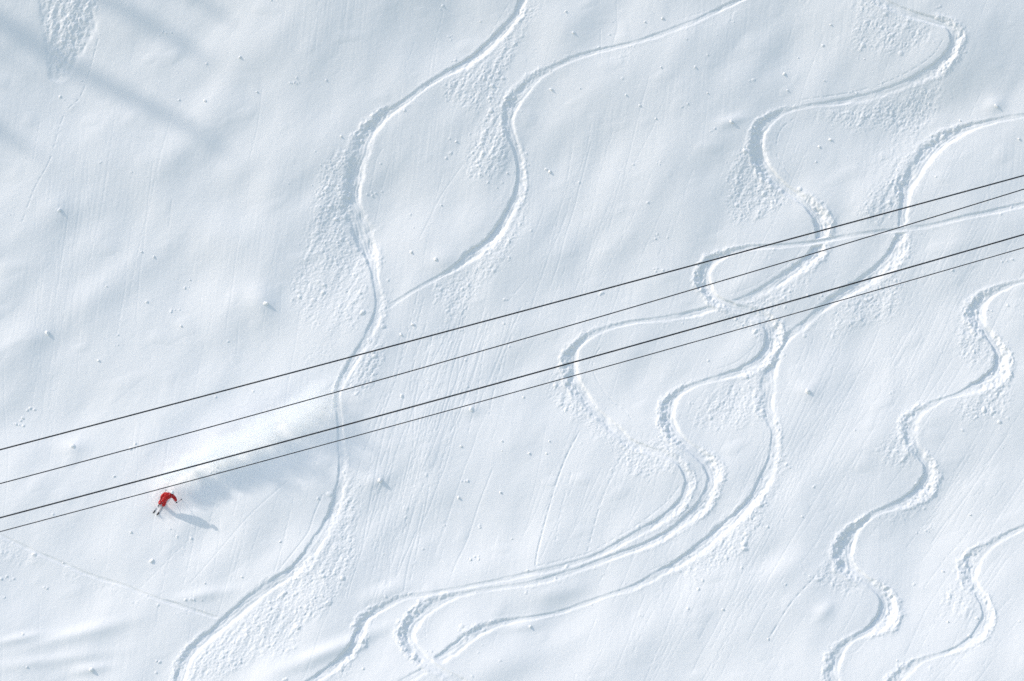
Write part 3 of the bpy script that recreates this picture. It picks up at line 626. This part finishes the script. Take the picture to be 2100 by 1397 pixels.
# boots and skis
sdir = (INV.to_3x3() @ (PT(323.5, 1054.5, 0) - PT(331.5, 1041, 0))).normalized(); sdir.z = 0; sdir.normalize(); slat = Vector((-sdir.y, sdir.x, 0))
edge_up = (Vector((0, 0, 1)) + slat * -0.25).normalized()
for ankle, label in (("ank_l", "dark ski nearer the skier's shadow, its tip out of the powder"), ("ank_r", "dark ski on the spray side of the skier, its tip out of the powder")):
    a = INV @ J[ankle][0]
    bm = bmesh.new(); loft(bm, [a + Vector((0, 0, 0.16)) - sdir * 0.02, a + Vector((0, 0, 0.02)), a + Vector((0, 0, -0.05)) + sdir * 0.02], [0.085, 0.08, 0.075], 12)
    loft(bm, [a - sdir * 0.10 + Vector((0, 0, -0.06)), a + Vector((0, 0, -0.05)), a + sdir * 0.15 + Vector((0, 0, -0.07)), a + sdir * 0.19 + Vector((0, 0, -0.085))], [0.06, 0.066, 0.05, 0.03], 10)
    bm.normal_update(); me = bpy.data.meshes.new("boot"); bm.to_mesh(me); bm.free(); link("boot", me, BOOT, person)
    c = a + Vector((0, 0, -0.12)); root = empty("ski", FW @ Matrix.Translation(c)); tag(root, label, "ski", "the skier's pair of skis")
    bm = bmesh.new(); rows = []
    for i in range(25):
        t = i / 24; s_ = -0.82 + 1.72 * t; wd = 0.048 + 0.020 * (2 * t - 1) ** 2
        if t > 0.9: wd *= max(0.15, 1 - ((t - 0.9) / 0.1) ** 2)
        if t < 0.04: wd *= 0.7
        z = 0.03 * (2 * t - 1) ** 2 + (0.22 * ((t - 0.84) / 0.16) ** 2 if t > 0.84 else 0)
        q = sdir * s_ + Vector((0, 0, z)); rows.append([bm.verts.new(q + slat * wd + edge_up * 0.012), bm.verts.new(q - slat * wd + edge_up * 0.012), bm.verts.new(q - slat * wd), bm.verts.new(q + slat * wd)])
    co = [[v.co.copy() for v in r] for r in rows]; bm.free(); sb = None
    for name, part, mat in (("ski_body", co[:21], SKIT), ("ski_tip", co[20:], SKI)):
        bm = bmesh.new(); vr = [[bm.verts.new(q) for q in r] for r in part]
        for r0, r1 in zip(vr, vr[1:]):
            for k in range(4): bm.faces.new((r0[k], r0[(k + 1) % 4], r1[(k + 1) % 4], r1[k]))
        bm.faces.new(vr[0]); bm.faces.new(vr[-1][::-1]); bmesh.ops.recalc_face_normals(bm, faces=bm.faces)
        me = bpy.data.meshes.new(name); bm.to_mesh(me); bm.free(); link(name, me, mat, root)
    bm = bmesh.new(); bmesh.ops.create_cube(bm, size=1, matrix=Matrix.Translation((0, 0, 0.03)) @ Matrix(((sdir.x * 0.42, slat.x * 0.06, 0, 0), (sdir.y * 0.42, slat.y * 0.06, 0, 0), (0, 0, 0.035, 0), (0, 0, 0, 1))))
    me = bpy.data.meshes.new("binding"); bm.to_mesh(me); bm.free(); link("binding", me, DARK, root)

# ------------------------------------------------------------------ powder thrown up behind the skier: drifting fine snow
PL = [(327,1050,.12,.28,9),(323,1042,.38,.54,15),(317,1030,.45,.38,16),(314,1013,.60,.40,16),(317,999,.72,.44,14),(332,984,.85,.50,10),(368,964,.95,.78,5.5),(420,940,1.0,1.12,2.4),(490,907,1.0,1.45,1.25),(570,866,1.0,1.8,.75),(645,824,.95,2.1,.5),(708,786,.9,1.9,.03)]
pts = [PT(x, y, n_) for x, y, n_, _, _ in PL]
ex = pts[-1] - pts[0]; Lp = ex.length; ex.normalize(); ez = E_N - ex * E_N.dot(ex); ez.normalize(); ey = ez.cross(ex)
PM = Matrix(((ex.x, ey.x, ez.x, pts[0].x), (ex.y, ey.y, ez.y, pts[0].y), (ex.z, ey.z, ez.z, pts[0].z), (0, 0, 0, 1)))
loc = [PM.inverted() @ p for p in pts]
xs = np.array([p.x for p in loc]); ys = np.array([p.y for p in loc]); zs = np.array([p.z for p in loc]); rs = np.array([q[3] for q in PL]); ds = np.array([q[4] for q in PL])
X0, X1 = xs[0] - 0.3, xs[-1] + 0.3
HAZE = bpy.data.materials.new("powder_cloud"); HAZE.use_nodes = True; nt = HAZE.node_tree; nt.nodes.clear()
def N(t, **kw):
    nd = nt.nodes.new(t)
    for k, v in kw.items(): setattr(nd, k, v)
    return nd
def mth(op, a, b_=None, c=None):
    nd = N("ShaderNodeMath", operation=op)
    for i, v in enumerate((a, b_, c)):
        if v is None: continue
        if isinstance(v, (int, float)): nd.inputs[i].default_value = v
        else: nt.links.new(v, nd.inputs[i])
    return nd.outputs[0]
tc = N("ShaderNodeTexCoord"); sx = N("ShaderNodeSeparateXYZ"); nt.links.new(tc.outputs["Object"], sx.inputs[0])
tt = mth('DIVIDE', mth('SUBTRACT', sx.outputs[0], float(X0)), float(X1 - X0))
def curve(vals):
    lo, hi = float(min(vals)) - 0.01, float(max(vals)) + 0.01
    nd = N("ShaderNodeFloatCurve"); cm = nd.mapping.curves[0]
    tx = (xs - X0) / (X1 - X0); vy = (np.array(vals) - lo) / (hi - lo)
    cm.points[0].location = (0, float(vy[0])); cm.points[1].location = (1, float(vy[-1]))
    for a, c in zip(tx, vy): cm.points.new(float(a), float(c))
    nd.mapping.update(); nt.links.new(tt, nd.inputs["Value"])
    return mth('MULTIPLY_ADD', nd.outputs[0], hi - lo, lo)
# billows: push the coordinates about before measuring the distance from the axis
nz = N("ShaderNodeTexNoise"); nz.inputs["Scale"].default_value = 0.8; nz.inputs["Detail"].default_value = 6; nt.links.new(tc.outputs["Object"], nz.inputs["Vector"])
dy = mth('SUBTRACT', sx.outputs[1], curve(ys)); dz = mth('SUBTRACT', sx.outputs[2], curve(zs)); rr = curve(rs)
q = mth('DIVIDE', mth('SQRT', mth('ADD', mth('MULTIPLY', dy, dy), mth('MULTIPLY', dz, dz))), rr)
q = mth('ADD', q, mth('MULTIPLY', mth('SUBTRACT', nz.outputs[0], 0.5), 2.0))
mr = N("ShaderNodeMapRange", interpolation_type='SMOOTHSTEP'); nt.links.new(q, mr.inputs[0])
mr.inputs[1].default_value, mr.inputs[2].default_value, mr.inputs[3].default_value, mr.inputs[4].default_value = 0.82, 0.05, 0.0, 1.0
n2 = N("ShaderNodeTexNoise"); n2.inputs["Scale"].default_value = 4.0; n2.inputs["Detail"].default_value = 3; nt.links.new(tc.outputs["Object"], n2.inputs["Vector"])
m2 = N("ShaderNodeMapRange"); nt.links.new(n2.outputs[0], m2.inputs[0]); m2.inputs[1].default_value, m2.inputs[2].default_value, m2.inputs[3].default_value, m2.inputs[4].default_value = 0.35, 0.65, 0.6, 1.4
dens = mth('MULTIPLY', mth('MULTIPLY', mr.outputs[0], m2.outputs[0]), curve(ds))
pv = N("ShaderNodeVolumePrincipled"); pv.inputs["Color"].default_value = (0.965, 0.985, 1.0, 1); pv.inputs["Anisotropy"].default_value = 0.25
nt.links.new(dens, pv.inputs["Density"]); out = N("ShaderNodeOutputMaterial"); nt.links.new(pv.outputs[0], out.inputs["Volume"])
bm = bmesh.new(); ts = np.linspace(X0, X1, 40); rings = []
for t in ts:
    cy, cz, r = np.interp(t, xs, ys), np.interp(t, xs, zs), np.interp(t, xs, rs) * 1.28
    r *= max(0.25, min(1, (t - X0) / 0.25, (X1 - t) / 0.25))
    rings.append([bm.verts.new((t, cy + r * math.cos(k * math.pi / 8), cz + r * math.sin(k * math.pi / 8))) for k in range(16)])
for a, c in zip(rings, rings[1:]):
    for k in range(16): bm.faces.new((a[k], a[(k + 1) % 16], c[(k + 1) % 16], c[k]))
bm.faces.new(rings[0][::-1]); bm.faces.new(rings[-1]); bmesh.ops.recalc_face_normals(bm, faces=bm.faces)
me = bpy.data.meshes.new("powder_cloud"); bm.to_mesh(me); bm.free(); pc = link("powder_cloud", me, HAZE); pc.matrix_world = PM
tag(pc, "cloud of fine white powder trailing up behind the skier", kind="stuff")
